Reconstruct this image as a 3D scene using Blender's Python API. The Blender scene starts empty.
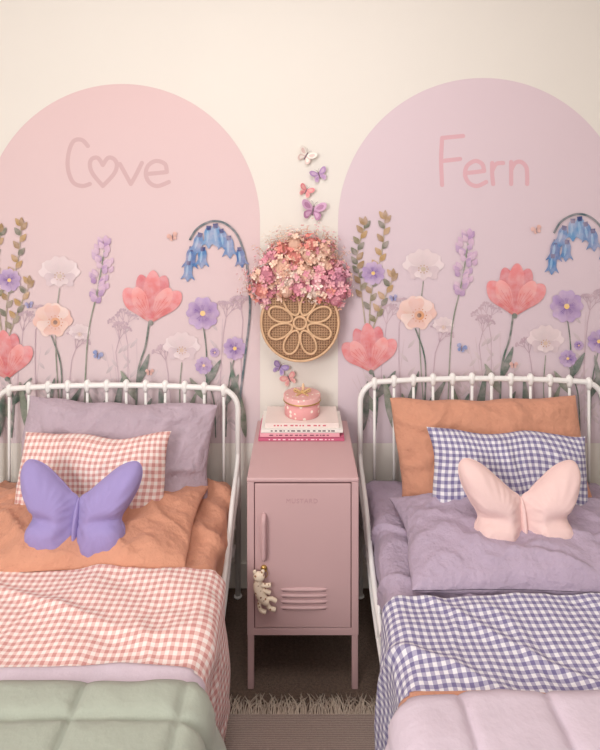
import bpy, math, random
from mathutils import Vector, Matrix, noise, Euler
random.seed(7)
sc=bpy.context.scene
try:
    sc.view_settings.view_transform='Standard'
    sc.view_settings.look='None'
except Exception: pass

# ---------------------------------------------------------------- helpers
def l1(c):
    c=c/255.0
    return c/12.92 if c<=0.04045 else ((c+0.055)/1.055)**2.4
def lin(c): return (l1(c[0]),l1(c[1]),l1(c[2]),1.0)

class MB:
    def __init__(s): s.V=[];s.F=[];s.C=[];s.U=[]
    def add(s,vs,fs,col=(200,200,200),uvs=None,cols=None):
        o=len(s.V); c=lin(col)
        s.V+= [tuple(v) for v in vs]; s.F+=[tuple(i+o for i in f) for f in fs]
        s.C+= ([lin(q) for q in cols] if cols else [c]*len(vs)); s.U+= (uvs if uvs else [(v[0],v[2]) for v in vs])
    def build(s,name,mat,parent=None,smooth=True,loc=(0,0,0),rot=(0,0,0)):
        me=bpy.data.meshes.new(name); me.from_pydata(s.V,[],s.F); me.update()
        a=me.color_attributes.new('Col','FLOAT_COLOR','POINT')
        for i,c in enumerate(s.C): a.data[i].color=c
        uv=me.uv_layers.new(name='UVMap')
        for l in me.loops: uv.data[l.index].uv=s.U[l.vertex_index]
        if smooth:
            for p in me.polygons: p.use_smooth=True
        ob=bpy.data.objects.new(name,me); sc.collection.objects.link(ob)
        if mat: me.materials.append(mat)
        ob.location=loc; ob.rotation_euler=rot
        if parent: ob.parent=parent
        return ob

def empty(name,loc=(0,0,0)):
    e=bpy.data.objects.new(name,None); e.location=loc; e.empty_display_size=.05
    sc.collection.objects.link(e); return e

def catmull(pts,n=6,closed=False):
    P=[Vector(p) for p in pts]; N=len(P); out=[]
    rng=range(N) if closed else range(N-1)
    for i in rng:
        if closed: p0,p1,p2,p3=P[(i-1)%N],P[i],P[(i+1)%N],P[(i+2)%N]
        else: p0,p1,p2,p3=P[max(i-1,0)],P[i],P[i+1],P[min(i+2,N-1)]
        for k in range(n):
            t=k/n
            out.append(0.5*((2*p1)+(-p0+p2)*t+(2*p0-5*p1+4*p2-p3)*t*t+(-p0+3*p1-3*p2+p3)*t**3))
    if not closed: out.append(P[-1])
    return out

def tube(mb,pts,r,col=(240,240,238),seg=10,closed=False):
    P=[Vector(p) for p in pts]; N=len(P)
    R=r if isinstance(r,(list,tuple)) else [r]*N
    vs=[];fs=[]; up=None
    for i in range(N):
        if closed: t=(P[(i+1)%N]-P[(i-1)%N])
        else: t=P[min(i+1,N-1)]-P[max(i-1,0)]
        if t.length<1e-9: t=Vector((0,0,1))
        t.normalize()
        if up is None:
            up=Vector((0,0,1)) if abs(t.z)<.9 else Vector((1,0,0))
        up=(up-t*up.dot(t))
        if up.length<1e-6: up=Vector((1,0,0)) if abs(t.x)<.9 else Vector((0,1,0)); up=up-t*up.dot(t)
        up.normalize(); b=t.cross(up)
        for k in range(seg):
            a=2*math.pi*k/seg
            vs.append(P[i]+(up*math.cos(a)+b*math.sin(a))*R[i])
    M=N if closed else N-1
    for i in range(M):
        j=(i+1)%N
        for k in range(seg):
            k2=(k+1)%seg
            fs.append((i*seg+k,i*seg+k2,j*seg+k2,j*seg+k))
    if not closed:
        fs.append(tuple(range(seg-1,-1,-1))); fs.append(tuple((N-1)*seg+k for k in range(seg)))
    mb.add(vs,fs,col)

def ell(mb,c,rx,ry,rz,col,nu=14,nv=9,mat=None):
    vs=[];fs=[]
    for j in range(nv+1):
        ph=math.pi*j/nv
        for i in range(nu):
            a=2*math.pi*i/nu
            v=Vector((rx*math.sin(ph)*math.cos(a),ry*math.sin(ph)*math.sin(a),rz*math.cos(ph)))
            if mat: v=mat@v
            vs.append(Vector(c)+v)
    for j in range(nv):
        for i in range(nu):
            i2=(i+1)%nu
            fs.append((j*nu+i,(j+1)*nu+i,(j+1)*nu+i2,j*nu+i2))
    mb.add(vs,fs,col)

def nd(nt,t,**k):
    n=nt.nodes.new(t)
    for a,b in k.items(): setattr(n,a,b)
    return n
def base_mat(name,rough=.7,sheen=0):
    m=bpy.data.materials.new(name); m.use_nodes=True; nt=m.node_tree
    b=nt.nodes['Principled BSDF']; b.inputs['Roughness'].default_value=rough
    b.inputs['Specular IOR Level'].default_value=.3
    if sheen: b.inputs['Sheen Weight'].default_value=sheen
    return m,nt,b
def add_bump(nt,b,scale,strength,dist=.002,detail=3,coord='Object'):
    tc=nd(nt,'ShaderNodeTexCoord'); n=nd(nt,'ShaderNodeTexNoise'); n.inputs['Scale'].default_value=scale; n.inputs['Detail'].default_value=detail
    bp=nd(nt,'ShaderNodeBump'); bp.inputs['Strength'].default_value=strength; bp.inputs['Distance'].default_value=dist
    nt.links.new(tc.outputs[coord],n.inputs['Vector']); nt.links.new(n.outputs['Fac'],bp.inputs['Height']); nt.links.new(bp.outputs['Normal'],b.inputs['Normal'])
    return tc,n
def mat_solid(name,col,rough=.7,bs=40,bstr=.15,dist=.002,var=.06,vs=3,metal=0,sheen=0,spec=.3):
    m,nt,b=base_mat(name,rough,sheen)
    b.inputs['Metallic'].default_value=metal; b.inputs['Specular IOR Level'].default_value=spec
    tc,_=add_bump(nt,b,bs,bstr,dist)
    n=nd(nt,'ShaderNodeTexNoise'); n.inputs['Scale'].default_value=vs; n.inputs['Detail'].default_value=4
    nt.links.new(tc.outputs['Object'],n.inputs['Vector'])
    r=nd(nt,'ShaderNodeValToRGB'); c=lin(col)
    r.color_ramp.elements[0].position=.3; r.color_ramp.elements[1].position=.7
    r.color_ramp.elements[0].color=tuple(x*(1-var) for x in c[:3])+(1,)
    r.color_ramp.elements[1].color=tuple(min(1,x*(1+var)) for x in c[:3])+(1,)
    nt.links.new(n.outputs['Fac'],r.inputs['Fac']); nt.links.new(r.outputs['Color'],b.inputs['Base Color'])
    return m
def mat_vcol(name,rough=.7,bs=60,bstr=.05,var=.0,wash=0):
    m,nt,b=base_mat(name,rough)
    a=nd(nt,'ShaderNodeAttribute',attribute_name='Col')
    tc,_=add_bump(nt,b,bs,bstr)
    if wash:
        n=nd(nt,'ShaderNodeTexNoise'); n.inputs['Scale'].default_value=30; n.inputs['Detail'].default_value=8
        nt.links.new(tc.outputs['Object'],n.inputs['Vector'])
        mr=nd(nt,'ShaderNodeMapRange'); mr.inputs['From Min'].default_value=.35; mr.inputs['From Max'].default_value=.7; mr.inputs['To Min'].default_value=0; mr.inputs['To Max'].default_value=wash
        nt.links.new(n.outputs['Fac'],mr.inputs['Value'])
        mx=nd(nt,'ShaderNodeMix',data_type='RGBA'); nt.links.new(mr.outputs[0],mx.inputs[0]); nt.links.new(a.outputs['Color'],mx.inputs[6]); mx.inputs[7].default_value=lin((232,208,212))
        nt.links.new(mx.outputs[2],b.inputs['Base Color'])
    else: nt.links.new(a.outputs['Color'],b.inputs['Base Color'])
    return m
def mat_gingham(name,c0,c1,c2,period):
    m,nt,b=base_mat(name,.9,.1)
    uv=nd(nt,'ShaderNodeUVMap'); sp=nd(nt,'ShaderNodeSeparateXYZ'); nt.links.new(uv.outputs['UV'],sp.inputs[0])
    outs=[]
    for ax in ('X','Y'):
        mu=nd(nt,'ShaderNodeMath',operation='MULTIPLY'); mu.inputs[1].default_value=1/period
        fr=nd(nt,'ShaderNodeMath',operation='FRACT'); gt=nd(nt,'ShaderNodeMath',operation='GREATER_THAN'); gt.inputs[1].default_value=.5
        nt.links.new(sp.outputs[ax],mu.inputs[0]); nt.links.new(mu.outputs[0],fr.inputs[0]); nt.links.new(fr.outputs[0],gt.inputs[0]); outs.append(gt)
    ad=nd(nt,'ShaderNodeMath',operation='ADD'); nt.links.new(outs[0].outputs[0],ad.inputs[0]); nt.links.new(outs[1].outputs[0],ad.inputs[1])
    hf=nd(nt,'ShaderNodeMath',operation='MULTIPLY'); hf.inputs[1].default_value=.5; nt.links.new(ad.outputs[0],hf.inputs[0])
    r=nd(nt,'ShaderNodeValToRGB'); r.color_ramp.interpolation='CONSTANT'
    r.color_ramp.elements[0].position=0; r.color_ramp.elements[0].color=lin(c0)
    r.color_ramp.elements[1].position=.25; r.color_ramp.elements[1].color=lin(c1)
    e=r.color_ramp.elements.new(.75); e.color=lin(c2)
    nt.links.new(hf.outputs[0],r.inputs['Fac']); nt.links.new(r.outputs['Color'],b.inputs['Base Color'])
    add_bump(nt,b,45,.3,.004)
    return m

def box(name,x0,x1,y0,y1,z0,z1,mat,parent=None,bev=.003,seg=3,rotz=0):
    cx,cy,cz=(x0+x1)/2,(y0+y1)/2,(z0+z1)/2; dx,dy,dz=abs(x1-x0)/2,abs(y1-y0)/2,abs(z1-z0)/2
    vs=[(sx*dx,sy*dy,sz*dz) for sx in(-1,1) for sy in(-1,1) for sz in(-1,1)]
    fs=[(0,1,3,2),(4,6,7,5),(0,4,5,1),(2,3,7,6),(0,2,6,4),(1,5,7,3)]
    me=bpy.data.meshes.new(name); me.from_pydata(vs,[],fs); me.update()
    ob=bpy.data.objects.new(name,me); sc.collection.objects.link(ob); ob.location=(cx,cy,cz); ob.rotation_euler=(0,0,rotz)
    me.materials.append(mat)
    if parent: ob.parent=parent
    if bev>0:
        b=ob.modifiers.new('bev','BEVEL'); b.width=bev; b.segments=seg; b.limit_method='NONE'
        for p in me.polygons: p.use_smooth=True
        w=ob.modifiers.new('wn','WEIGHTED_NORMAL')
    return ob

# ---------------------------------------------------------------- materials
M_wall=mat_solid('wall_paint',(230,223,215),.9,90,.06,.001,.015,1.2)
M_ceil=mat_solid('ceiling_paint',(238,236,232),.9)
M_carpet=mat_solid('carpet',(128,108,96),1,300,.9,.01,.22,120)
M_trim=mat_solid('trim_paint',(225,217,208),.5)
M_vc=mat_vcol('printed_vinyl',.75)
M_mur=mat_vcol('printed_watercolour',.8,60,.02,0,.40)
M_white=mat_solid('white_enamel',(242,239,236),.35,30,.02,.001,.02)
M_lock=mat_solid('pink_powdercoat',(202,167,168),.45,200,.04,.0006,.02)
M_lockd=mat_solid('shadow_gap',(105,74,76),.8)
M_terra=mat_solid('terracotta_linen',(209,150,124),.95,50,.9,.008,.07,9,0,.1)
M_mauve=mat_solid('mauve_linen',(186,167,179),.95,50,.9,.008,.07,9,0,.1)
M_lilac=mat_solid('lilac_linen',(180,162,182),.95,50,.9,.008,.07,9,0,.1)
M_lquilt=mat_solid('lilac_quilt',(208,192,204),.95,45,.5,.005,.04,9,0,.1)
M_sage=mat_solid('sage_quilt',(164,169,156),.95,45,.5,.005,.04,9,0,.1)
M_gp=mat_gingham('coral_gingham',(242,230,225),(229,192,186),(206,148,143),.0190)
M_gv=mat_gingham('purple_gingham',(231,228,232),(172,166,190),(120,112,152),.0195)
M_bfl=mat_solid('lavender_plush',(158,144,194),.95,45,.45,.005,.04,6,0,.1,.1)
M_bfp=mat_solid('blush_plush',(236,204,200),.95,45,.45,.005,.04,6,0,.1,.1)

# ---------------------------------------------------------------- room
box('wall_back',-2.0,2.0,0,.1,0,2.7,M_wall,bev=0)
box('wall_left',-2.1,-2.0,-4.2,.1,0,2.7,M_wall,bev=0)
box('wall_right',2.0,2.1,-4.2,.1,0,2.7,M_wall,bev=0)
box('floor',-2.1,2.1,-4.2,.1,-.1,0,M_carpet,bev=0)
box('ceiling',-2.1,2.1,-4.2,.1,2.7,2.8,M_ceil,bev=0)
box('baseboard_back',-2.0,2.0,-.014,0,0,.1,M_trim,bev=.003)

# ---------------------------------------------------------------- mural (flat printed decal on the wall, design grid 252.3 units per metre)
GS=252.3; LS=.000005
def mixc(a,b,t): return tuple(a[i]+(b[i]-a[i])*t for i in range(3))
class Mural:
    def __init__(s,ox,oy): s.mb=MB(); s.ox=ox; s.oy=oy; s.l=0
    def pt(s,x,y,d): return ((x+s.ox-300)/GS,-.0013-d,1.57-(y+s.oy-190)/GS)
    def poly(s,pts,col,sm=0):
        if sm: pts=[(p.x,p.y) for p in catmull([(a,b,0) for a,b in pts],sm,True)]
        s.l+=1; d=s.l*LS
        vs=[s.pt(x,y,d) for x,y in pts]
        A=sum(pts[i][0]*pts[(i+1)%len(pts)][1]-pts[(i+1)%len(pts)][0]*pts[i][1] for i in range(len(pts)))
        f=list(range(len(pts)))
        if A>0: f=f[::-1]
        s.mb.add(vs,[tuple(f)],col)
    def stroke(s,pts,w,col,sm=6,taper=0):
        P=catmull([(a,b,0) for a,b in pts],sm) if sm else [Vector((a,b,0)) for a,b in pts]
        L=[];R=[];n=len(P)
        for i,p in enumerate(P):
            t=P[min(i+1,n-1)]-P[max(i-1,0)]
            if t.length<1e-6: continue
            t.normalize(); q=Vector((-t.y,t.x,0))
            ww=w/2*(1-taper*i/(n-1))
            L.append(p+q*ww);R.append(p-q*ww)
        s.l+=1; d=s.l*LS
        m=len(L); vs=[s.pt(p.x,p.y,d) for p in L]+[s.pt(p.x,p.y,d) for p in R]
        fs=[]
        for i in range(m-1): fs+=[(i,m+i,m+i+1),(i,m+i+1,i+1)]
        s.mb.add(vs,fs,col)
    def disc(s,x,y,r,col,ry=None):
        ry=ry or r
        s.poly([(x+r*math.cos(a*math.pi/8),y+ry*math.sin(a*math.pi/8)) for a in range(16)],col)
    def grad(s,x,y,ang,ln,wd,col,sh,dk=.16,lt=.30):
        a=math.radians(ang); ca,sa=math.cos(a),-math.sin(a)
        out=catmull([(u,v,0) for u,v in sh],4,True)
        s.l+=1; d=s.l*LS
        def cc(u): return mixc(tuple(q*(1-dk) for q in col),mixc(col,(250,236,236),lt),max(0,min(1,u)))
        P=[(.5,0)]+[(q.x,q.y) for q in out]
        vs=[s.pt(x+u*ln*ca-v*wd*sa,y+u*ln*sa+v*wd*ca,d) for u,v in P]; n=len(out)
        s.mb.add(vs,[(0,1+(i+1)%n,1+i) for i in range(n)],col,None,[cc(u) for u,v in P])
    def petal(s,x,y,ang,ln,wd,col,notch=0,dk=.16,lt=.3):
        s.grad(x,y,ang,ln,wd,col,[(0,0),(.3,.30),(.7,.5),(.95,.3),(1-notch,0),(.95,-.3),(.7,-.5),(.3,-.30)],dk,lt)
    def ppetal(s,x,y,ang,ln,wd,col,dk=.14,lt=.2):
        s.grad(x,y,ang,ln,wd,col,[(0,0),(.3,.26),(.65,.5),(.90,.40),(1.02,.08),(.93,-.26),(.65,-.5),(.3,-.26)],dk,lt)
    def leaf(s,x,y,ang,ln,wd,col):
        s.grad(x,y,ang,ln,wd,col,[(0,0),(.35,.5),(.7,.35),(1,0),(.7,-.35),(.35,-.5)],.08,.12)
    def twig(s,x,y,ang,ln,dep,col,w=1.0):
        a=math.radians(ang); x2=x+ln*math.cos(a); y2=y-ln*math.sin(a)
        s.stroke([(x,y),(x2,y2)],w,col,0)
        if dep==0: s.disc(x2,y2,1.1,col); return
        for k in (-1,1,0):
            s.twig(x2,y2,ang+k*28+random.uniform(-8,8),ln*random.uniform(.55,.75),dep-1,col,w*.8)
    def bfly(s,x,y,r,ang,col):
        for k in (35,145): s.petal(x,y,ang+k,r*1.2,r*.9,col)
        for k in (-40,220): s.petal(x,y,ang+k,r*.8,r*.7,col)
        s.stroke([(x,y-r*.5),(x,y+r*.5)],.9,(90,70,80),0)

def tulip(m,x,y,S,cols,tilt=0):
    a,b,c=cols
    m.ppetal(x,y,105+tilt,46*S,15*S,c); m.ppetal(x,y,76+tilt,46*S,16*S,c)
    m.ppetal(x,y,90+tilt,49*S,16*S,b)
    m.ppetal(x,y,131+tilt,40*S,18*S,b); m.ppetal(x,y,49+tilt,40*S,18*S,b)
    m.ppetal(x,y+1,117+tilt,37*S,15*S,a); m.ppetal(x,y+1,64+tilt,38*S,15*S,a)
    for k in (-46,-38,-30,-22,-14,-5,5,14,22,30,38,46):
        q=math.radians(90+tilt+k); r=random.uniform(20,30); m.stroke([(x,y-3),(x+r*S*math.cos(q),y-r*S*math.sin(q))],.45,c,0)
    m.disc(x,y+.5,2.6*S,(84,106,92))
def palepoppy(m,x,y,S,cols,cen):
    for a,l,w,c in ((155,21,15,1),(25,21,15,1),(118,20,17,0),(62,20,17,0),(198,15,13,2),(-18,16,13,2),(245,10,12,1),(295,10,12,0)):
        m.petal(x,y,a,l*S,w*S,cols[c],.12,.08,.12)
        for dd in (-9,0,9):
            q=math.radians(a+dd); m.stroke([(x,y),(x+l*.6*S*math.cos(q),y-l*.6*S*math.sin(q))],.35,cols[2],0)
    m.disc(x,y,2.4*S,cen)
    for k in range(9):
        q=k*.7; m.disc(x+4.5*S*math.cos(q),y+3.6*S*math.sin(q),.7*S,mixc(cen,(170,110,80),.4))
def fiveflower(m,x,y,r,cols,cen,n=5,rot=18):
    for k in range(n): m.petal(x,y,rot+k*360/n,r,r*.95,cols[k%2],.12)
    for k in range(n):
        for dd in (-10,0,10):
            q=math.radians(rot+k*360/n+dd); m.stroke([(x,y),(x+r*.5*math.cos(q),y-r*.5*math.sin(q))],.5,cols[2],0)
    m.disc(x,y,r*.16,cen)

def mural(name,ox,oy,cx,cy,rad,text,toptint,bottint,tcol,bot):
    random.seed(11)
    e=empty(name,(0,0,0))
    mb=MB()
    def W(x,y): return ((x-300)/GS,-.001,1.57-(y-190)/GS)
    ys=[cy-rad*math.cos(math.pi/2*k/30) for k in range(31)]+[cy+(bot-cy)*k/10 for k in range(1,11)]
    vs=[];cols=[]
    for y in ys:
        hw=rad if y>=cy else math.sqrt(max(0,rad*rad-(cy-y)**2))
        t=(y-(cy-rad))/(bot-cy+rad)
        c=mixc(toptint,bottint,t)
        for k in range(13): vs.append(W(cx-hw+2*hw*k/12,y)); cols.append(lin(c))
    fs=[(j*13+k,(j+1)*13+k,(j+1)*13+k+1,j*13+k+1) for j in range(len(ys)-1) for k in range(12)]
    mb.add(vs,fs); mb.C=cols
    mb.build('arch_backing',M_vc,e,False)
    m=Mural(ox,oy)
    G1=(88,110,98);G2=(128,142,122);G3=(168,156,130);TW=(190,164,176)
    for k in range(20):
        x=random.uniform(-8,245); h=random.uniform(40,120)
        m.stroke([(x,437),(x+random.uniform(-8,8),437-h*.5),(x+random.uniform(-14,14),437-h)],.7,(206,186,192))
        for j in range(6): m.leaf(x,437-h*(.15+.15*j),90+random.choice((-40,40)),12,3.2,(208,192,196))
    for (x,y,a,l) in ((128,345,100,15),(116,352,75,13),(22,345,85,14),(168,372,100,12),(224,330,80,13),(72,360,70,12),(243,320,100,10),(36,330,60,11)):
        m.stroke([(x,y),(x+random.uniform(-4,4),y+40),(x+random.uniform(-6,6),430)],.7,TW)
        m.twig(x,y,a,l,3,TW,.8)
    WH=((226,208,210),(234,218,220),(214,194,200))
    palepoppy(m,60,276,1.05,WH,(200,182,160)); palepoppy(m,182,350,.95,WH,(212,184,160)); palepoppy(m,80,334,.55,WH,(212,184,160))
    m.stroke([(60,288),(56,340),(62,435)],1.0,G2)
    m.stroke([(182,362),(180,400),(186,437)],1.0,G2)
    for br in ([(6,345),(8,300),(18,262),(22,226)],[(2,330),(-3,290),(-6,262),(2,232)],[(6,345),(16,318),(30,284)]):
        m.stroke(br,1.3,G3)
        P=catmull([(a,b,0) for a,b in br],6)
        for i in range(4,len(P),1):
            p=P[i]; sd=1 if i%2 else -1
            m.leaf(p.x,p.y,90-sd*38,10,5.5,random.choice([(160,128,84),(132,126,92),(184,148,96),(108,112,90)]))
        m.leaf(P[-1].x,P[-1].y,90,9,5,(160,128,84))
    PU=((162,130,190),(176,146,202),(120,88,158))
    fiveflower(m,10,280,12,PU,(240,200,120),5,30)
    m.stroke([(106,243),(98,290),(88,340),(84,430)],1.2,G2)
    for i in range(44):
        t=i/43; w=2+7*math.sin(math.pi*min(1,t*.85+.12)); x=105-8*t+random.uniform(-w,w); y=240+60*t
        sd=1 if x>105-8*t else -1
        m.leaf(x,y+3,90-sd*30,7.5,5.5,random.choice([(194,160,198),(208,172,202),(180,144,188),(214,182,206)]))
    m.leaf(106,243,88,8,6,(206,168,205))
    PE=((240,202,188),(236,190,176),(242,214,204))
    m.stroke([(52,335),(62,370),(60,436)],1.5,G1)
    for a,l,w,c in ((160,20,19,1),(20,21,18,1),(120,20,20,0),(60,20,20,2),(90,18,16,1),(215,16,18,2),(-35,16,18,0),(270,13,18,1)):
        m.petal(53,322,a,l,w,PE[c],.08,.1,.15)
    m.disc(56,322,5,(220,160,120)); m.disc(56,322,2.2,(140,110,96))
    for k in range(12): m.disc(56+7*math.cos(k*.52),322+6.5*math.sin(k*.52),.7,(208,138,104))
    CO=((238,142,138),(230,122,124),(214,102,110))
    m.stroke([(150,318),(146,345),(138,375),(136,437)],1.9,G1)
    tulip(m,151,322,1.04,CO,-2)
    m.leaf(138,385,70,34,7,G1); m.leaf(137,400,118,34,8,G2); m.leaf(136,432,65,38,8,G1)
    m.stroke([(8,374),(14,400),(12,437)],1.9,G1)
    tulip(m,8,378,.97,CO,6)
    m.leaf(13,405,55,34,8,G1); m.leaf(13,420,120,30,8,G2)
    m.stroke([(203,322),(207,360),(205,436)],1.3,G1)
    fiveflower(m,203,313,17,PU,(245,205,120),5,18)
    m.stroke([(235,355),(228,390),(226,436)],1.2,G1)
    fiveflower(m,235,348,12,PU,(245,205,120),5,0)
    m.stroke([(205,372),(214,400),(216,437)],1.2,G1)
    fiveflower(m,204,365,9,PU,(245,205,120),5,50); fiveflower(m,215,352,5,PU,(245,205,120),5,0)
    m.leaf(206,385,60,30,7,G1); m.leaf(206,400,125,28,7,G2); m.leaf(226,405,68,34,7,G1)
    for (x,y,a,l,c) in ((40,435,75,60,G1),(30,435,100,55,G2),(60,425,60,45,G1),(100,437,105,50,G2),(112,437,80,62,G1),(165,437,95,55,G1),(180,437,70,48,G2),(246,437,100,60,G2),(92,437,70,40,G1),(52,437,110,40,G2),(0,437,85,50,G1),(152,437,60,35,G2)):
        m.leaf(x,y,a,l,8,c)
    m.stroke([(190,240),(198,228),(213,221),(228,225),(240,240),(248,272),(250,310),(246,350),(240,400),(238,438)],2.2,(84,104,110))
    m.leaf(241,420,100,60,7,G1)
    for (x,y,a,sz) in ((192,250,-6,1.1),(189,264,-4,.95),(200,236,-14,1.05),(203,250,-4,1.0),(209,229,0,1.05),(216,227,6,1.1),(222,232,12,1.0),(229,239,4,1.05),(240,250,8,.95)):
        ca,sa=math.cos(math.radians(a)),math.sin(math.radians(a))
        def T(pl): return [(x+(u*ca+v*sa)*sz*1.1,y+(-u*sa+v*ca)*sz*1.1) for u,v in pl]
        col=random.choice([(88,132,182),(106,150,194),(76,114,168)])
        m.poly(T([(-1.5,-2),(-4,3),(-4,9),(-7,15),(-3,13),(0,17),(3,13),(7,15),(4,9),(4,3),(1.5,-2)]),col,3)
        m.poly(T([(-1,1),(-2.2,6),(-1.4,12),(.2,6)]),(138,174,206),3)
        m.poly(T([(-2.2,-3),(2.2,-3),(1.8,1),(-1.8,1)]),(60,74,124))
    m.bfly(173,237,5,20,(226,164,144)); m.bfly(98,355,5,-20,(96,130,196)); m.bfly(30,305,4,10,(120,130,190)); m.bfly(150,372,4,0,(232,170,155))
    m.mb.build('printed_wildflowers',M_mur,e,False)
    L=Mural(0,0); L.l=5
    for st in text:
        L.stroke(st,4.2,tcol,8)
        L.disc(st[0][0],st[0][1],2.1,tcol); L.disc(st[-1][0],st[-1][1],2.1,tcol)
    L.mb.build('printed_lettering',M_vc,e,False)
    return e
cove=[[(88,146),(82,140),(74,141),(69,152),(68,168),(73,182),(82,186),(90,184)],
 [(103,186),(93,174),(90,165),(92,159),(98,158),(103,165)],[(103,165),(108,158),(114,159),(117,165),(114,174),(103,186)],
 [(120,164),(126,175),(131,184)],[(131,184),(136,175),(142,163)],
 [(147,174),(158,173),(167,172)],[(167,172),(165,164),(156,161),(148,166),(146,175),(150,183),(158,186),(169,182)]]
fern=[[(442,138),(441,160),(442,185)],[(442,138),(452,137),(463,136)],[(442,161),(451,160),(460,159)],
 [(466,173),(476,172),(484,171)],[(484,171),(482,164),(475,161),(467,166),(465,175),(469,183),(477,186),(486,182)],
 [(492,163),(492,174),(493,184)],[(492,171),(496,164),(503,163)],
 [(511,162),(511,174),(511,184)],[(511,170),(515,163),(521,162),(526,167),(527,175),(527,184)]]
mural('arch_mural_decal',0,0,122,222,138,cove,(222,192,192),(220,202,206),(207,174,176),443)
mural('arch_mural_decal',363,-7,483,223,145,fern,(219,198,205),(216,198,206),(219,174,182),443)

# ---------------------------------------------------------------- beds
def bed(cx,ztop,matm):
    e=empty('metal_bed',(cx,-.06,0)); hw=.468; yh=0
    mb=MB()
    def frame(y,zt):
        pts=[(-hw,y,0),(-hw,y,zt-.10)]
        for k in range(1,8):
            a=math.pi/2*k/8; pts.append((-hw+.08*(1-math.cos(a)),y,zt-.10+.08*math.sin(a)))
        for k in range(0,13):
            u=-1+2*k/12; pts.append((u*(hw-.08),y,zt-.02+.012*(1-u*u)))
        for k in range(7,0,-1):
            a=math.pi/2*k/8; pts.append((hw-.08*(1-math.cos(a)),y,zt-.10+.08*math.sin(a)))
        pts+=[(hw,y,zt-.10),(hw,y,0)]
        tube(mb,pts,.0105,seg=12)
        tube(mb,[(-hw,y,.27),(hw,y,.27)],.009)
        n=12
        for k in range(n):
            x=-hw+.055+(2*hw-.11)*k/(n-1); u=x/(hw-.08)
            zz=zt-.02+.012*(1-min(1,u*u))
            if abs(u)>1: zz-=.006
            tube(mb,[(x,y,.27),(x,y,zz)],.0055,seg=8)
            tube(mb,[(x,y,zz-.026),(x,y,zz-.016),(x,y,zz),(x,y,zz+.014),(x,y,zz+.022)],[.006,.0095,.0135,.012,.005],seg=10)
    frame(yh,ztop); frame(-2.02,.62)
    for s in (-1,1):
        x=s*hw
        for (za,zb,zf) in ((.56,.33,.40),(.47,.26,.0)):
            P=catmull([(x,yh,za),(x,yh-.03,za-.04),(x,yh-.18,(za+zb)/2+.015),(x,yh-.42,zb),(x,yh-.9,zb-.02),(x,yh-1.5,zb-.02),(x,-1.99,zb+.02 if zf else zb),(x,-2.02,zb+.05)],8)
            tube(mb,P,.009,seg=10)
        for yy in (-.25,-.5,-.8,-1.1,-1.4,-1.7): 
            zu=.38 if yy==-.25 else .32
            tube(mb,[(x,yy,zu-.09),(x,yy,zu+.03)],.005,seg=8)
        ell(mb,(x,yh,.006),.016,.016,.006,(230,228,224)); ell(mb,(x,-2.02,.006),.016,.016,.006,(230,228,224))
    for k in range(14):
        y=-.1-k*.14; 
        vs=[(-hw,y-.03,.235),(hw,y-.03,.235),(hw,y+.03,.235),(-hw,y+.03,.235),(-hw,y-.03,.25),(hw,y-.03,.25),(hw,y+.03,.25),(-hw,y+.03,.25)]
        mb.add(vs,[(0,3,2,1),(4,5,6,7),(0,1,5,4),(1,2,6,5),(2,3,7,6),(3,0,4,7)])
    mb.build('bed_frame',M_white,e)
    o=box('mattress',-.435,.435,-1.98,-.03,.252,.450,matm,e,.04,6)
    return e
B1=bed(-.707,.826,M_terra)
B2=bed(.700,.852,M_lilac)

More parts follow.
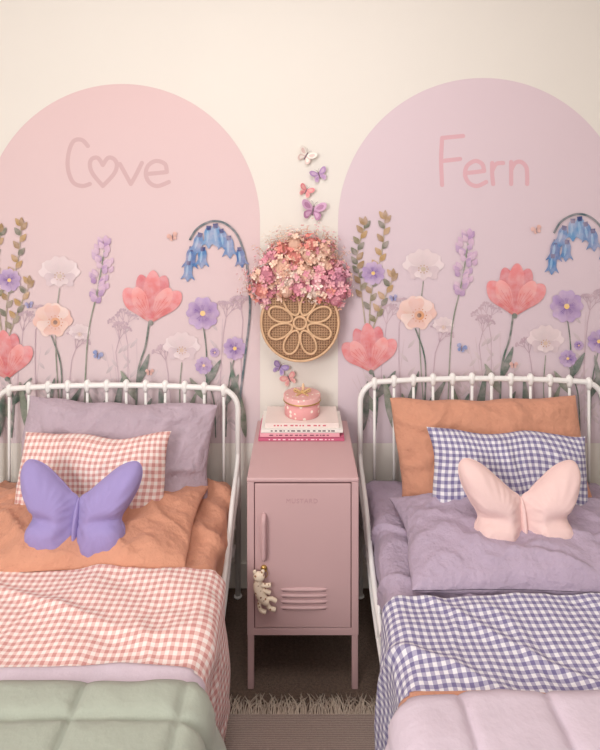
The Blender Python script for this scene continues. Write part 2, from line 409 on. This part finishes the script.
def sm(t): t=max(0,min(1,t)); return t*t*(3-2*t)
def cloth(name,cx,half,r,hang,y0,y1,zt,mat,thick=.006,seed=0,amp=.006,flare=.0,quilt=None,skew=0,drop=.02,wave=.01,nscale=4,crease=0):
    U=half-r+r*math.pi/2+hang; nu=240; nv=max(24,int(abs(y1-y0)/.006))
    nv=min(nv,160)
    vs=[];uvs=[]
    for j in range(nv+1):
        v=j/nv
        for i in range(nu+1):
            u=-U+2*U*i/nu; a=abs(u); s=1 if u>=0 else -1; flat=half-r
            yy=y0+(y1-y0)*v + skew*u*(1-v) + (1-v)*.012*noise.noise(Vector((u*5,seed,0)))
            if a<flat: x,z,n=a,0,(0,1)
            elif a<flat+r*math.pi/2:
                th=(a-flat)/r; x=flat+r*math.sin(th); z=-r*(1-math.cos(th)); n=(math.sin(th),math.cos(th))
            else:
                d=a-flat-r*math.pi/2; x=half+flare*math.sin(min(1,d/hang)*math.pi/2); z=-r-d; n=(1,0)
                x+=wave*math.sin(yy*26+seed+1.5*noise.noise(Vector((yy*4,seed,3))))*sm(d/.12)
            p=Vector((u*nscale,yy*nscale,seed))
            dd=amp*(noise.noise(p)+.7*noise.noise(p*2.3)+.35*(1-2*abs(noise.noise(p*3.1))))
            if crease:
                w1=noise.noise(Vector((u*2.2+yy*3,yy*2.5,seed+9)))
                dd+=crease*max(0,1-abs(w1)*9)
                w2=noise.noise(Vector((u*6,yy*3.5,seed+19)))
                dd+=crease*.6*max(0,1-abs(w2)*6)
            e=abs(v)*abs(y1-y0)
            if quilt:
                lx,ly,pf,oxq,oyq=quilt
                q=min(abs(math.sin(math.pi*(u-oxq)/lx))*lx,abs(math.sin(math.pi*(yy-oyq)/ly))*ly)/.05
                dd+=pf*(1-math.exp(-q*1.6))*(.35+.65*sm(e/.035))
                dd+=.0030*noise.noise(Vector((u*28,yy*28,seed)))*math.exp(-q)
            dz=-drop*(1-sm(e/.018)) if n[1]>.0 else 0
            dd-= (drop*.5*(1-sm(e/.03)) if n[0]>0.5 else 0)
            vs.append((cx+s*(x+dd*n[0]),yy,zt+z+dd*n[1]+dz*n[1])); uvs.append((u+2,yy+4))
    W=nu+1
    fs=[(j*W+i,(j+1)*W+i,(j+1)*W+i+1,j*W+i+1) for j in range(nv) for i in range(nu)]
    mb=MB(); mb.add(vs,fs,(200,200,200),uvs)
    ob=mb.build(name,mat)
    so=ob.modifiers.new('s','SOLIDIFY'); so.thickness=thick; so.offset=-1
    return ob
cloth('linen_sheet',-.707,.447,.035,.10,-.09,-.72,.463,M_terra,.004,11,.008,.004,None,0,.004,.006,5,.015)
cloth('linen_sheet',.700,.447,.035,.10,-.09,-.80,.463,M_lilac,.004,12,.008,.004,None,0,.004,.006,5,.015)
# left
cloth('gingham_blanket',-.707,.492,.05,.33,-.605,-1.12,.494,M_gp,.006,1,.008,.01,None,.012,.020,.014,4,.009)
cloth('lilac_duvet',-.707,.500,.055,.20,-.935,-1.96,.512,M_lquilt,.010,2,.005,.0,None,.0,.012)
cloth('quilted_comforter',-.707,.515,.06,.26,-1.000,-1.94,.526,M_sage,.012,3,.005,.045,(.21,.20,.019,.047,-1.092),0,.006,.012)
# right
cloth('gingham_blanket',.700,.480,.05,.26,-.700,-1.14,.494,M_gv,.006,4,.008,.01,None,-.004,.020,.014,4,.009)
cloth('terracotta_duvet',.700,.494,.055,.14,-1.005,-1.96,.507,M_terra,.010,5,.004,.0,None,-.045,.012)
cloth('quilted_comforter',.700,.507,.06,.24,-1.020,-1.94,.522,M_lquilt,.012,6,.006,.040,(.18,.62,.020,-.37,-.84),.01,.006,.014)

def pillow(name,w,h,t,loc,rot,mat,seed=0,amp=.008,con=.06,p=3.0,flange=0,N=84,K=64,edge=.009):
    mb=MB(); vs=[];uvs=[];fs=[]
    for side in (1,-1):
        o=len(vs)
        for j in range(K+1):
            for i in range(N+1):
                u=-1+2*i/N; v=-1+2*j/K
                u=math.sin(u*math.pi/2); v=math.sin(v*math.pi/2)
                x=w/2*u*(1-con*(1-v*v)); z=h/2*v*(1-con*1.2*(1-u*u))
                ex=noise.noise(Vector((x*6,z*6,seed+50))); ez=noise.noise(Vector((x*6,z*6,seed+80)))
                au,av=abs(u),abs(v)
                fu=max(0,1-(au*(1+flange))**p); fv=max(0,1-(av*(1+flange))**p)
                T=t/2*(fu*fv)**.55
                q=Vector((x*6,z*6,seed*3.1+side))
                k=min(1,(fu*fv)**.5*1.6)
                wr=noise.noise(q)+.6*(1-2.2*abs(noise.noise(q*1.9)))+.3*(1-2*abs(noise.noise(q*4.2)))
                cz=max(0,1-abs(noise.noise(Vector((x*4+z*3,z*5,seed+7*side))))*8)
                c2=max(0,1-abs(noise.noise(Vector((x*9-z*5,z*6+x*3,seed+17*side))))*6)
                T+=amp*(wr+1.1*cz+.55*c2)*k
                T=max(T,.0008)
                vs.append((x+edge*2*ex,-side*T+edge*ez*1.2,z+edge*2*ez)); uvs.append((x+1,z+1))
        for j in range(K):
            for i in range(N):
                a=o+j*(N+1)+i; q=(a,a+1,a+N+2,a+N+1)
                fs.append(q if side==1 else q[::-1])
    mb.add(vs,fs,(200,200,200),uvs)
    ob=mb.build(name,mat,None,True,loc,tuple(math.radians(r) for r in rot))
    wd=ob.modifiers.new('w','WELD'); wd.merge_threshold=.0012
    return ob
pillow('mauve_pillow',.715,.43,.15,(-.675,-.175,.578),(-22,2,0),M_mauve,1,.013)
pillow('gingham_pillow',.515,.325,.13,(-.702,-.335,.582),(-24,1.0,0),M_gp,2,.008)
pillow('terracotta_pillow',.76,.42,.10,(-.705,-.420,.497),(-88,0,2),M_terra,3,.014)
pillow('terracotta_pillow',.71,.44,.15,(.695,-.175,.586),(-22,-1,0),M_terra,4,.013)
pillow('gingham_pillow',.545,.35,.13,(.705,-.335,.578),(-24,2.5,0),M_gv,5,.008)
pillow('lilac_pillow',.74,.42,.12,(.675,-.500,.500),(-88,0,-2),M_lilac,6,.013)

# ---------------------------------------------------------------- butterfly cushions
def bcushion(loc,rot,mat,S,seed):
    e=empty('butterfly_cushion',loc); e.rotation_euler=tuple(math.radians(r) for r in rot)
    R=[(.5,10),(10,18),(24,30),(38,41),(50,46),(58,45),(62,37),(60,24),(53,9),(46,-2),(45,-9),(49,-18),(50,-30),(43,-42),(30,-49),(15,-48),(5,-42),(.5,-34),(.3,-12)]
    c=Vector((27,-4,0))
    for sd,nm in ((1,'wing_right'),(-1,'wing_left')):
        out=catmull([(a,b,0) for a,b in R],8,True); n=len(out); K=28
        vs=[];fs=[]
        for side in (1,-1):
            o=len(vs)
            for k in range(K+1):
                r=math.sin(k/K*math.pi/2)
                for q in out:
                    p=c+(q-c)*r
                    T=19*max(0,1-r**2.8)**.55
                    T*=(1-.45*math.exp(-((p.x-44)/26)**2-((p.y+6)/6)**2)*(1 if p.x>20 else math.exp(-((p.x-20)/10)**2)))
                    T*=.40+.60*sm(p.x/18)
                    T+=1.0*noise.noise(Vector((p.x*.07*sd,p.y*.07,seed)))*(1-r)
                    ag=math.atan2(p.y+4,p.x+6); T+=1.5*math.sin(ag*12+seed)*math.exp(-p.x/14)*max(0,1-r**4)
                    T+=.7*math.sin(math.atan2(q.y-c.y,q.x-c.x)*21+seed)*r**4*(1-r)*8
                    vs.append((sd*p.x*S,-side*max(T,.05)*S,p.y*S))
            for k in range(K):
                for i in range(n):
                    a=o+k*n+i; b=o+k*n+(i+1)%n; f=(a,b,b+n,a+n)
                    fs.append(f if side*sd==1 else f[::-1])
        mb=MB(); mb.add(vs,fs); ob=mb.build(nm,mat,e)
        wd=ob.modifiers.new('w','WELD'); wd.merge_threshold=.0004
        mb=MB(); tube(mb,[(sd*q.x*S,0,q.y*S) for q in out],.0018,(200,200,200),6,True); mb.build('edge_seam',mat,e)
    mb=MB(); ell(mb,(0,0,-12*S),3.2*S,9*S,24*S,(200,200,200),16,14); mb.build('body_seam',mat,e)
    mb=MB(); x=38*S; z=-.138
    mb.add([(x,-.003,z),(x+.024,-.004,z-.005),(x+.022,-.012,z-.032),(x-.002,-.010,z-.027)],[(0,3,2,1)],(110,185,212)); mb.add([(x+.003,-.0065,z-.009),(x+.019,-.0075,z-.012),(x+.018,-.0105,z-.022),(x+.002,-.0095,z-.019)],[(0,3,2,1)],(240,240,240))
    mb.build('label_tag',M_vc,e,False)
    return e
bcushion((-.668,-.520,.606),(-14,1,0),M_bfl,.00296,1)
bcushion((.665,-.525,.612),(-14,1,0),M_bfp,.00296,2)

# ---------------------------------------------------------------- locker
lk=empty('metal_locker_cabinet',(0,0,0))
X0,X1=-.166,.184; YF=-.45; ZT=.666; ZB=.172
box('carcass',X0,X1,YF+.006,-.02,ZB,ZT-.001,M_lock,lk,.004)
box('top_panel',X0-.001,X1+.001,YF-.001,-.019,ZT-.014,ZT,M_lock,lk,.005)
box('frame_side_1',X0,X0+.022,YF,YF+.01,ZB,ZT-.013,M_lock,lk,.002)
box('frame_side_2',X1-.022,X1,YF,YF+.01,ZB,ZT-.013,M_lock,lk,.002)
box('frame_bottom',X0+.02,X1-.02,YF,YF+.01,ZB,ZB+.022,M_lock,lk,.002)
box('door_gap',X0+.02,X1-.02,YF+.004,YF+.01,ZB+.02,ZT-.012,M_lockd,lk,0)
DX0,DX1=X0+.0245,X1-.0245
box('door',DX0,DX1,YF-.001,YF+.008,ZB+.0245,ZT-.018,M_lock,lk,.0025)
for i,(x,y) in enumerate(((X0+.011,YF+.012),(X1-.011,YF+.012),(X0+.011,-.035),(X1-.011,-.035))):
    box('leg_%d'%(i+1),x-.010,x+.010,y-.010,y+.010,0,ZB+.003,M_lock,lk,.003)
hb=MB()
tube(hb,catmull([(-.113,YF-.001,.552),(-.113,YF-.016,.544),(-.113,YF-.018,.52),(-.113,YF-.018,.45),(-.113,YF-.016,.424),(-.113,YF-.001,.416)],5),.0075,seg=12)
ell(hb,(-.113,YF-.002,.484),.014,.003,.078,(200,200,200),20,14)
hb.build('pull_handle',M_lock,lk)
vb=MB()
for k in range(4):
    z=.318-.019*k
    vs=[];n=14
    for j in range(n+1):
        x=-.062+.150*j/n; ed=math.sin(math.pi*j/n)**.35 if 0<j<n else 0
        for (dy,dz) in ((0,.006),(-.004,.005),(-.0065,.001),(-.006,-.004),(0,-.0045)): vs.append((x,YF-.001+dy*ed,z+dz*max(ed,.2)))
    fs=[(j*5+q,j*5+q+1,(j+1)*5+q+1,(j+1)*5+q) for j in range(n) for q in range(4)]
    vb.add(vs,fs)
vb.build('louvre_vents',M_lock,lk)
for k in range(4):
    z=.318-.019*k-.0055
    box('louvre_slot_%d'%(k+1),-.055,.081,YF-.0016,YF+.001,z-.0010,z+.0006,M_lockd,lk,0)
cu=bpy.data.curves.new('embossed_label','FONT'); cu.body='MUSTARD'; cu.size=.020; cu.extrude=.0006; cu.align_x='CENTER'; cu.space_character=1.15
lab=bpy.data.objects.new('embossed_label',cu); sc.collection.objects.link(lab); lab.location=(.006,YF-.0012,.588); lab.rotation_euler=(math.pi/2,0,0); lab.parent=lk
cu.materials.append(mat_solid('label_relief',(190,152,155),.5))
M_gold=mat_solid('brass',(196,160,96),.35,30,.02,.001,.02,3,.8)
mb=MB(); tube(mb,[(-.113,YF+.002,.385),(-.113,YF-.006,.385)],.010,(190,190,190),16); mb.build('lock_barrel',M_gold,lk)

# key charm
kc=empty('key_charm',(0,0,0))
mb=MB(); Y=YF-.012
tube(mb,[(-.113+.012*math.sin(a*math.pi/8),Y,.374+.012*math.cos(a*math.pi/8)) for a in range(16)],.0013,(200,165,100),6,True)
tube(mb,[(-.113,YF-.004,.385),(-.113,YF-.02,.385)],.003,(200,165,100),8)
mb.build('key_ring',M_gold,kc)
def mat_spots(name,c0,c1,scale,thr=.32):
    m,nt,b=base_mat(name,.8)
    tc=nd(nt,'ShaderNodeTexCoord'); v=nd(nt,'ShaderNodeTexVoronoi'); v.inputs['Scale'].default_value=scale
    r=nd(nt,'ShaderNodeValToRGB'); r.color_ramp.elements[0].position=thr; r.color_ramp.elements[0].color=lin(c1); r.color_ramp.elements[1].position=thr+.06; r.color_ramp.elements[1].color=lin(c0)
    nt.links.new(tc.outputs['Object'],v.inputs['Vector']); nt.links.new(v.outputs['Distance'],r.inputs['Fac']); nt.links.new(r.outputs['Color'],b.inputs['Base Color'])
    return m
M_leo=mat_spots('leopard_felt',(240,222,200),(158,112,82),85,.22)
mb=MB(); Y=YF-.019
tube(mb,catmull([(-.126,Y,.366),(-.131,Y,.345),(-.126,Y,.322),(-.114,Y,.303),(-.100,Y,.290)],6),[.011+.004*math.sin(math.pi*k/24) for k in range(25)],(240,225,205),12)
ell(mb,(-.127,Y-.003,.372),.018,.012,.016,(240,225,205)); ell(mb,(-.140,Y-.003,.387),.006,.004,.007,(240,225,205)); ell(mb,(-.115,Y-.003,.388),.006,.004,.007,(240,225,205))
for pts in ([(-.130,Y,.352),(-.112,Y-.002,.345),(-.090,Y-.002,.346)],[(-.128,Y,.334),(-.110,Y,.328),(-.092,Y,.320)],[(-.108,Y,.300),(-.088,Y,.302),(-.074,Y,.294)],[(-.103,Y,.290),(-.094,Y,.274),(-.076,Y,.268)],[(-.112,Y,.302),(-.126,Y,.288),(-.122,Y,.268),(-.106,Y,.260)]):
    tube(mb,catmull(pts,5),.0066,(240,225,205),10)
mb.build('leopard_figure',M_leo,kc)

# ---------------------------------------------------------------- books and box
bk=empty('book_stack',(.005,-.115,ZT))
M_page=mat_solid('paper_pages',(236,228,218),.9,200,.4,.001,.05,60)
def book(i,cx,cy,w,d,z0,h,col,rz,scol):
    mc=mat_solid('book_cover_%d'%i,col,.5,60,.03,.001,.02)
    box('book_%d_cover_bottom'%i,cx-w/2,cx+w/2,cy-d/2,cy+d/2,z0,z0+.0025,mc,bk,.0008,2,rz)
    box('book_%d_cover_top'%i,cx-w/2,cx+w/2,cy-d/2,cy+d/2,z0+h-.0025,z0+h,mc,bk,.0008,2,rz)
    box('book_%d_spine'%i,cx-w/2,cx+w/2,cy-d/2,cy-d/2+.003,z0,z0+h,mc,bk,.001,2,rz)
    box('book_%d_pages'%i,cx-w/2+.004,cx+w/2-.004,cy-d/2+.003,cy+d/2-.004,z0+.002,z0+h-.002,M_page,bk,0,1,rz)
    ms=mat_solid('spine_text_%d'%i,scol,.6)
    R=random.Random(i); x=cx-w*.38
    while x<cx+w*.36:
        l=R.uniform(.004,.014)
        box('book_%d_title'%i,x,x+l,cy-d/2-.0006,cy-d/2+.001,z0+h*.36,z0+h*.64,ms,bk,0); x+=l+R.uniform(.004,.012)
book(1,.0,.0,.31,.17,.0,.013,(206,104,134),0,(250,220,225))
book(2,-.006,.002,.288,.165,.0135,.013,(236,170,182),0,(120,60,80))
book(3,.002,.003,.296,.162,.027,.015,(242,236,230),0,(60,50,60))
book(4,.002,.006,.268,.155,.0425,.017,(238,222,216),0,(206,110,120))

gb=empty('round_gift_box',(.008,-.100,ZT+.060))
M_box=mat_spots('floral_box_print',(232,166,166),(250,232,220),48,.26)
M_lid=mat_spots('floral_lid_print',(236,184,180),(252,238,228),60,.22)
def lathe(mb,prof,col,seg=48):
    vs=[];fs=[];n=len(prof)
    for i in range(seg):
        a=2*math.pi*i/seg
        for r,z in prof: vs.append((r*math.cos(a),r*math.sin(a),z))
    for i in range(seg):
        j=(i+1)%seg
        for k in range(n-1): fs.append((i*n+k,j*n+k,j*n+k+1,i*n+k+1))
    mb.add(vs,fs,col)
mb=MB(); lathe(mb,[(0,0),(.064,0),(.066,.002),(.066,.060),(0,.060)],(230,160,160)); mb.build('box_body',M_box,gb,True)
mb=MB(); lathe(mb,[(.0665,.052),(.0695,.052),(.070,.054),(.070,.072),(.068,.075),(.0,.075)],(230,160,160)); o=mb.build('box_lid',M_lid,gb,False)
mb=MB(); lathe(mb,[(.0702,.052),(.0715,.053),(.0715,.056),(.0702,.057)],(214,170,110)); mb.build('lid_band',M_gold,gb)
mb=MB()
for s in (-1,1):
    tube(mb,catmull([(0,0,.078),(s*.012,-.004,.086),(s*.026,0,.092),(s*.030,.004,.084),(s*.016,.004,.078),(0,0,.078)],6),.0035,(214,180,130),8)
    tube(mb,catmull([(0,0,.078),(s*.01,-.014,.079),(s*.022,-.03,.0785)],5),.003,(214,180,130),8)
ell(mb,(0,0,.082),.006,.006,.006,(205,165,110)); ell(mb,(.004,.006,.094),.006,.006,.018,(232,196,160))
mb.build('bow',mat_vcol('ribbon_satin',.4),gb)

# ---------------------------------------------------------------- rattan basket
wb=empty('rattan_wall_basket',(0.0,0,1.065)); Rb=.148; D=-.085
def mat_weave(name,c0,c1,sx,sy):
    m,nt,b=base_mat(name,.75)
    tc=nd(nt,'ShaderNodeTexCoord')
    mp=nd(nt,'ShaderNodeMapping'); mp.inputs['Rotation'].default_value=(0,0,0)
    w1=nd(nt,'ShaderNodeTexWave'); w1.bands_direction='X'; w1.inputs['Scale'].default_value=sx; w1.inputs['Distortion'].default_value=.6
    w2=nd(nt,'ShaderNodeTexWave'); w2.bands_direction='Z'; w2.inputs['Scale'].default_value=sy; w2.inputs['Distortion'].default_value=.6
    nt.links.new(tc.outputs['Object'],mp.inputs[0]); nt.links.new(mp.outputs[0],w1.inputs['Vector']); nt.links.new(mp.outputs[0],w2.inputs['Vector'])
    mx=nd(nt,'ShaderNodeMath',operation='MAXIMUM'); nt.links.new(w1.outputs['Fac'],mx.inputs[0]); nt.links.new(w2.outputs['Fac'],mx.inputs[1])
    r=nd(nt,'ShaderNodeValToRGB'); r.color_ramp.elements[0].position=.35; r.color_ramp.elements[0].color=lin(c1); r.color_ramp.elements[1].position=.95; r.color_ramp.elements[1].color=lin(c0)
    nt.links.new(mx.outputs[0],r.inputs['Fac']); nt.links.new(r.outputs['Color'],b.inputs['Base Color'])
    bp=nd(nt,'ShaderNodeBump'); bp.inputs['Strength'].default_value=.8; bp.inputs['Distance'].default_value=.003
    nt.links.new(mx.outputs[0],bp.inputs['Height']); nt.links.new(bp.outputs['Normal'],b.inputs['Normal'])
    return m
M_weave=mat_weave('woven_cane',(186,148,116),(126,94,72),32,32)
M_rat=mat_solid('rattan_cane',(216,178,142),.55,80,.2,.001,.10,40)
mb=MB(); n=64; vs=[];fs=[]
prof=[(0,D),(.05,D),(.10,D),(Rb-.012,D),(Rb-.003,D+.006),(Rb,D+.02),(Rb,-.004),(Rb-.01,-.002),(0,-.002)]
for i in range(n):
    a=2*math.pi*i/n
    for r,y in prof: vs.append((r*math.cos(a),y,r*math.sin(a)))
N=len(prof)
for i in range(n):
    j=(i+1)%n
    for k in range(N-1): fs.append((i*N+k,i*N+k+1,j*N+k+1,j*N+k))
mb.add(vs,fs); mb.build('woven_body',M_weave,wb)
mb=MB()
def ring(r,y,rr,cx=0,cz=0): tube(mb,[(cx+r*math.cos(2*math.pi*i/48),y,cz+r*math.sin(2*math.pi*i/48)) for i in range(48)],rr,(210,160,105),8,True)
ring(Rb-.001,D+.001,.0048); ring(Rb+.001,D+.012,.005); ring(Rb+.001,D+.05,.004); ring(Rb,-.01,.006); ring(.024,D-.005,.0050)
for k in range(8):
    a=2*math.pi*k/8+math.pi/8
    loc=[]
    for t in range(36):
        th=2*math.pi*t/36; u=math.cos(th)
        qx=.079+.047*u; qy=(.0265+.004*u)*math.sin(th)
        loc.append((qx*math.cos(a)-qy*math.sin(a),D-.006,qx*math.sin(a)+qy*math.cos(a)))
    tube(mb,loc,.0044,(210,160,105),8,True)
mb.build('cane_flower_trim',M_rat,wb)

# dried flowers
fl=empty('dried_flower_bouquet',(0,0,1.078))
mb=MB(); R=random.Random(3)
pal={'peach':[(246,212,190),(242,196,174),(248,220,202)],'coral':[(238,160,146),(234,146,138),(242,176,160)],'pink':[(234,168,178),(228,152,168),(242,186,192)],'mauve':[(210,148,168),(202,136,158),(220,164,180)],'cream':[(248,230,216),(246,220,206),(250,236,224)]}
def floret(p,nrm,s,col):
    q=nrm.to_track_quat('Z','Y'); ro=R.uniform(0,6.28)
    for k in range(4):
        a=ro+k*math.pi/2; c=Vector((math.cos(a),math.sin(a),0)); t=Vector((-c.y,c.x,0))
        vs=[Vector((0,0,0)),c*s*.55+t*s*.42+Vector((0,0,s*.18)),c*s+Vector((0,0,s*R.uniform(.15,.5))),c*s*.55-t*s*.42+Vector((0,0,s*.18))]
        mb.add([p+q@v for v in vs],[(0,3,2,1)],col)
heads=[(-.13,.17,.050,'pink'),(-.075,.20,.056,'peach'),(-.02,.235,.058,'coral'),(.035,.245,.056,'peach'),(.09,.21,.056,'peach'),(.135,.175,.050,'pink'),
(-.15,.115,.045,'coral'),(-.10,.125,.055,'pink'),(-.045,.155,.058,'cream'),(.015,.175,.056,'peach'),(.07,.15,.056,'pink'),(.125,.12,.056,'pink'),(.15,.15,.045,'mauve'),
(-.02,.285,.040,'peach'),(.045,.285,.036,'coral'),(-.065,.265,.040,'coral'),(.095,.265,.038,'peach'),(-.11,.235,.038,'pink'),(.0,.12,.045,'pink'),(-.055,.11,.04,'peach'),(.06,.11,.045,'cream'),(-.145,.07,.032,'mauve'),(.14,.075,.035,'pink'),(.10,.10,.05,'coral'),(.155,.10,.04,'pink'),(-.155,.16,.035,'peach')]
for hx,hz,hr,cn in heads:
    hy=-.075+R.uniform(-.02,.02)
    c=Vector((hx*.97,hy,hz))
    ell(mb,c,hr*.72,min(hr*.72,.045),hr*.72,tuple(int(v*.9) for v in pal[cn][1]),10,7)
    for k in range(int(80*(hr/.055)**2)):
        z=R.uniform(-1,1); a=R.uniform(0,6.28); r=math.sqrt(1-z*z); nrm=Vector((r*math.cos(a),r*math.sin(a),z))
        if nrm.y>.5: continue
        rr=hr*R.uniform(.8,1.18)
        p=c+Vector((nrm.x*rr,nrm.y*rr*.85,nrm.z*rr))
        if p.y>-.012: continue
        floret(p,nrm,R.uniform(.009,.018),R.choice(pal[R.choice([cn,cn,cn,'peach','pink'])]))
for k in range(120):
    a=R.uniform(.0,math.pi); x0=R.uniform(-.06,.06); L=R.uniform(.20,.275)
    e=Vector((x0+math.cos(a)*L*.64,-.07+R.uniform(-.035,.035),.10+math.sin(a)*L*.92)); s0=Vector((x0*.5,-.06,.08))
    midp=(s0+e)/2+Vector((0,-.01,.015))
    tube(mb,catmull([s0,midp,e],4),.0009,(190,150,120),5)
    cn=R.choice(['peach','coral','pink','cream','peach','pink'])
    for j in range(9):
        p=e+Vector((R.gauss(0,.012),R.gauss(0,.007),R.gauss(0,.013)))
        floret(p,(p-s0).normalized(),R.uniform(.005,.009),R.choice(pal[cn]))
for k in range(12):
    x=R.uniform(-.1,.1); tube(mb,[(x*.5,-.05,-.02),(x,-.06,.15)],.0015,(150,120,80),5)
mb.build('dried_blooms',mat_vcol('dried_petals',.85),fl,False)

# ---------------------------------------------------------------- wall butterflies (3-D plastic)
def wbfly(px,py,S,rot,c1,c2):
    x=(px-300)/GS; z=1.57-(py-190)/GS
    e=empty('wall_butterfly',(x,-.003,z)); e.rotation_euler=(0,math.radians(rot),0)
    mb=MB()
    up=[(0,2),(5,9),(12,14),(18,13),(18,6),(12,0),(3,-1)]; lo=[(0,0),(8,-1),(13,-5),(12,-12),(7,-14),(3,-8),(0,-3)]
    for s in (-1,1):
        for o,(c,cc) in ((up,(c1,c2)),(lo,(c2,c1))):
            out=catmull([(a,b,0) for a,b in o],5,True)
            cen=sum(out,Vector())/len(out); n=len(out)
            for sc_,cl,off in ((1,c,0),(.55,cc,.0006)):
                vs=[];
                for q in out:
                    p=cen+(q-cen)*sc_
                    vs.append((s*p.x*S,-.002-abs(p.x)*S*.55-off,p.y*S))
                f=tuple(range(n))
                mb.add(vs,[f if s==1 else f[::-1]],cl)
    tube(mb,[(0,-.003,-8*S),(0,-.004,0),(0,-.003,7*S)],[1*S,1.6*S,1.1*S],(130,110,118),8)
    for s in (-1,1): tube(mb,catmull([(0,-.003,7*S),(s*2*S,-.006,11*S),(s*5*S,-.008,14*S)],4),.25*S,(130,110,118),5)
    o=mb.build('wings',M_vc,e,False)
    so=o.modifiers.new('s','SOLIDIFY'); so.thickness=.0006
wbfly(306,156,.0020,30,(242,232,224),(226,200,194))
wbfly(319,175,.0018,-20,(182,148,190),(204,172,204))
wbfly(306,191,.0016,25,(226,142,148),(232,170,166))
wbfly(313,210,.0026,10,(210,168,198),(184,134,168))
wbfly(280,367,.0017,25,(164,142,194),(192,170,212))
wbfly(289,378,.0017,-25,(228,160,162),(236,190,182))

# ---------------------------------------------------------------- rug
rg=empty('fringed_rug',(0,0,0))
def mat_rug():
    m,nt,b=base_mat('flatweave_wool',1)
    tc=nd(nt,'ShaderNodeTexCoord'); w=nd(nt,'ShaderNodeTexWave'); w.bands_direction='Y'; w.inputs['Scale'].default_value=60; w.inputs['Distortion'].default_value=2.5; w.inputs['Detail'].default_value=3; w.inputs['Detail Scale'].default_value=9
    r=nd(nt,'ShaderNodeValToRGB'); r.color_ramp.elements[0].color=lin((164,142,134)); r.color_ramp.elements[1].color=lin((206,186,176))
    nt.links.new(tc.outputs['Object'],w.inputs['Vector']); nt.links.new(w.outputs['Fac'],r.inputs['Fac']); nt.links.new(r.outputs['Color'],b.inputs['Base Color'])
    bp=nd(nt,'ShaderNodeBump'); bp.inputs['Strength'].default_value=.6; bp.inputs['Distance'].default_value=.005; nt.links.new(w.outputs['Fac'],bp.inputs['Height']); nt.links.new(bp.outputs['Normal'],b.inputs['Normal'])
    return m
box('woven_field',-.62,.62,-2.0,-.535,.0,.009,mat_rug(),rg,.003)
mb=MB(); R=random.Random(9)
for k in range(560):
    x=-.62+1.24*k/559+R.uniform(-.002,.002); L=R.uniform(.035,.075); dx=R.uniform(-.035,.035)
    tube(mb,catmull([(x,-.537,.007),(x+dx*.3,-.537+L*.5,.010),(x+dx,-.537+L,.003)],3),[.0017]*5+[.0014,.001],R.choice([(196,178,162),(178,160,146),(210,194,178)]),5)
mb.build('fringe',mat_vcol('wool_fringe',1),rg)

# ---------------------------------------------------------------- light
w=bpy.data.worlds.new('World'); sc.world=w; w.use_nodes=True
bg=w.node_tree.nodes['Background']; bg.inputs[0].default_value=(1,.985,.968,1); bg.inputs[1].default_value=.70
def area(name,loc,tgt,sx,sy,en,col):
    l=bpy.data.lights.new(name,'AREA'); l.shape='RECTANGLE'; l.size=sx; l.size_y=sy; l.energy=en; l.color=col
    o=bpy.data.objects.new(name,l); sc.collection.objects.link(o); o.location=loc
    o.rotation_euler=(Vector(tgt)-Vector(loc)).to_track_quat('-Z','Y').to_euler()
area('window_daylight',(-1.6,-3.4,2.0),(0.15,-.2,.7),1.3,1.2,70,(1,.988,.972))
area('ceiling_lamp',(0,-1.4,2.62),(0,-1.0,0),.7,.7,14,(1,.975,.94))

# ---------------------------------------------------------------- camera
cd=bpy.data.cameras.new('camera'); cam=bpy.data.objects.new('camera',cd); sc.collection.objects.link(cam)
cam.location=(0,-2.16,1.57); cam.rotation_euler=(math.pi/2,0,0)
cd.sensor_fit='AUTO'; cd.sensor_width=36; cd.lens=545/750*36; cd.shift_y=-(375-190)/750; cd.clip_start=.02
sc.camera=cam
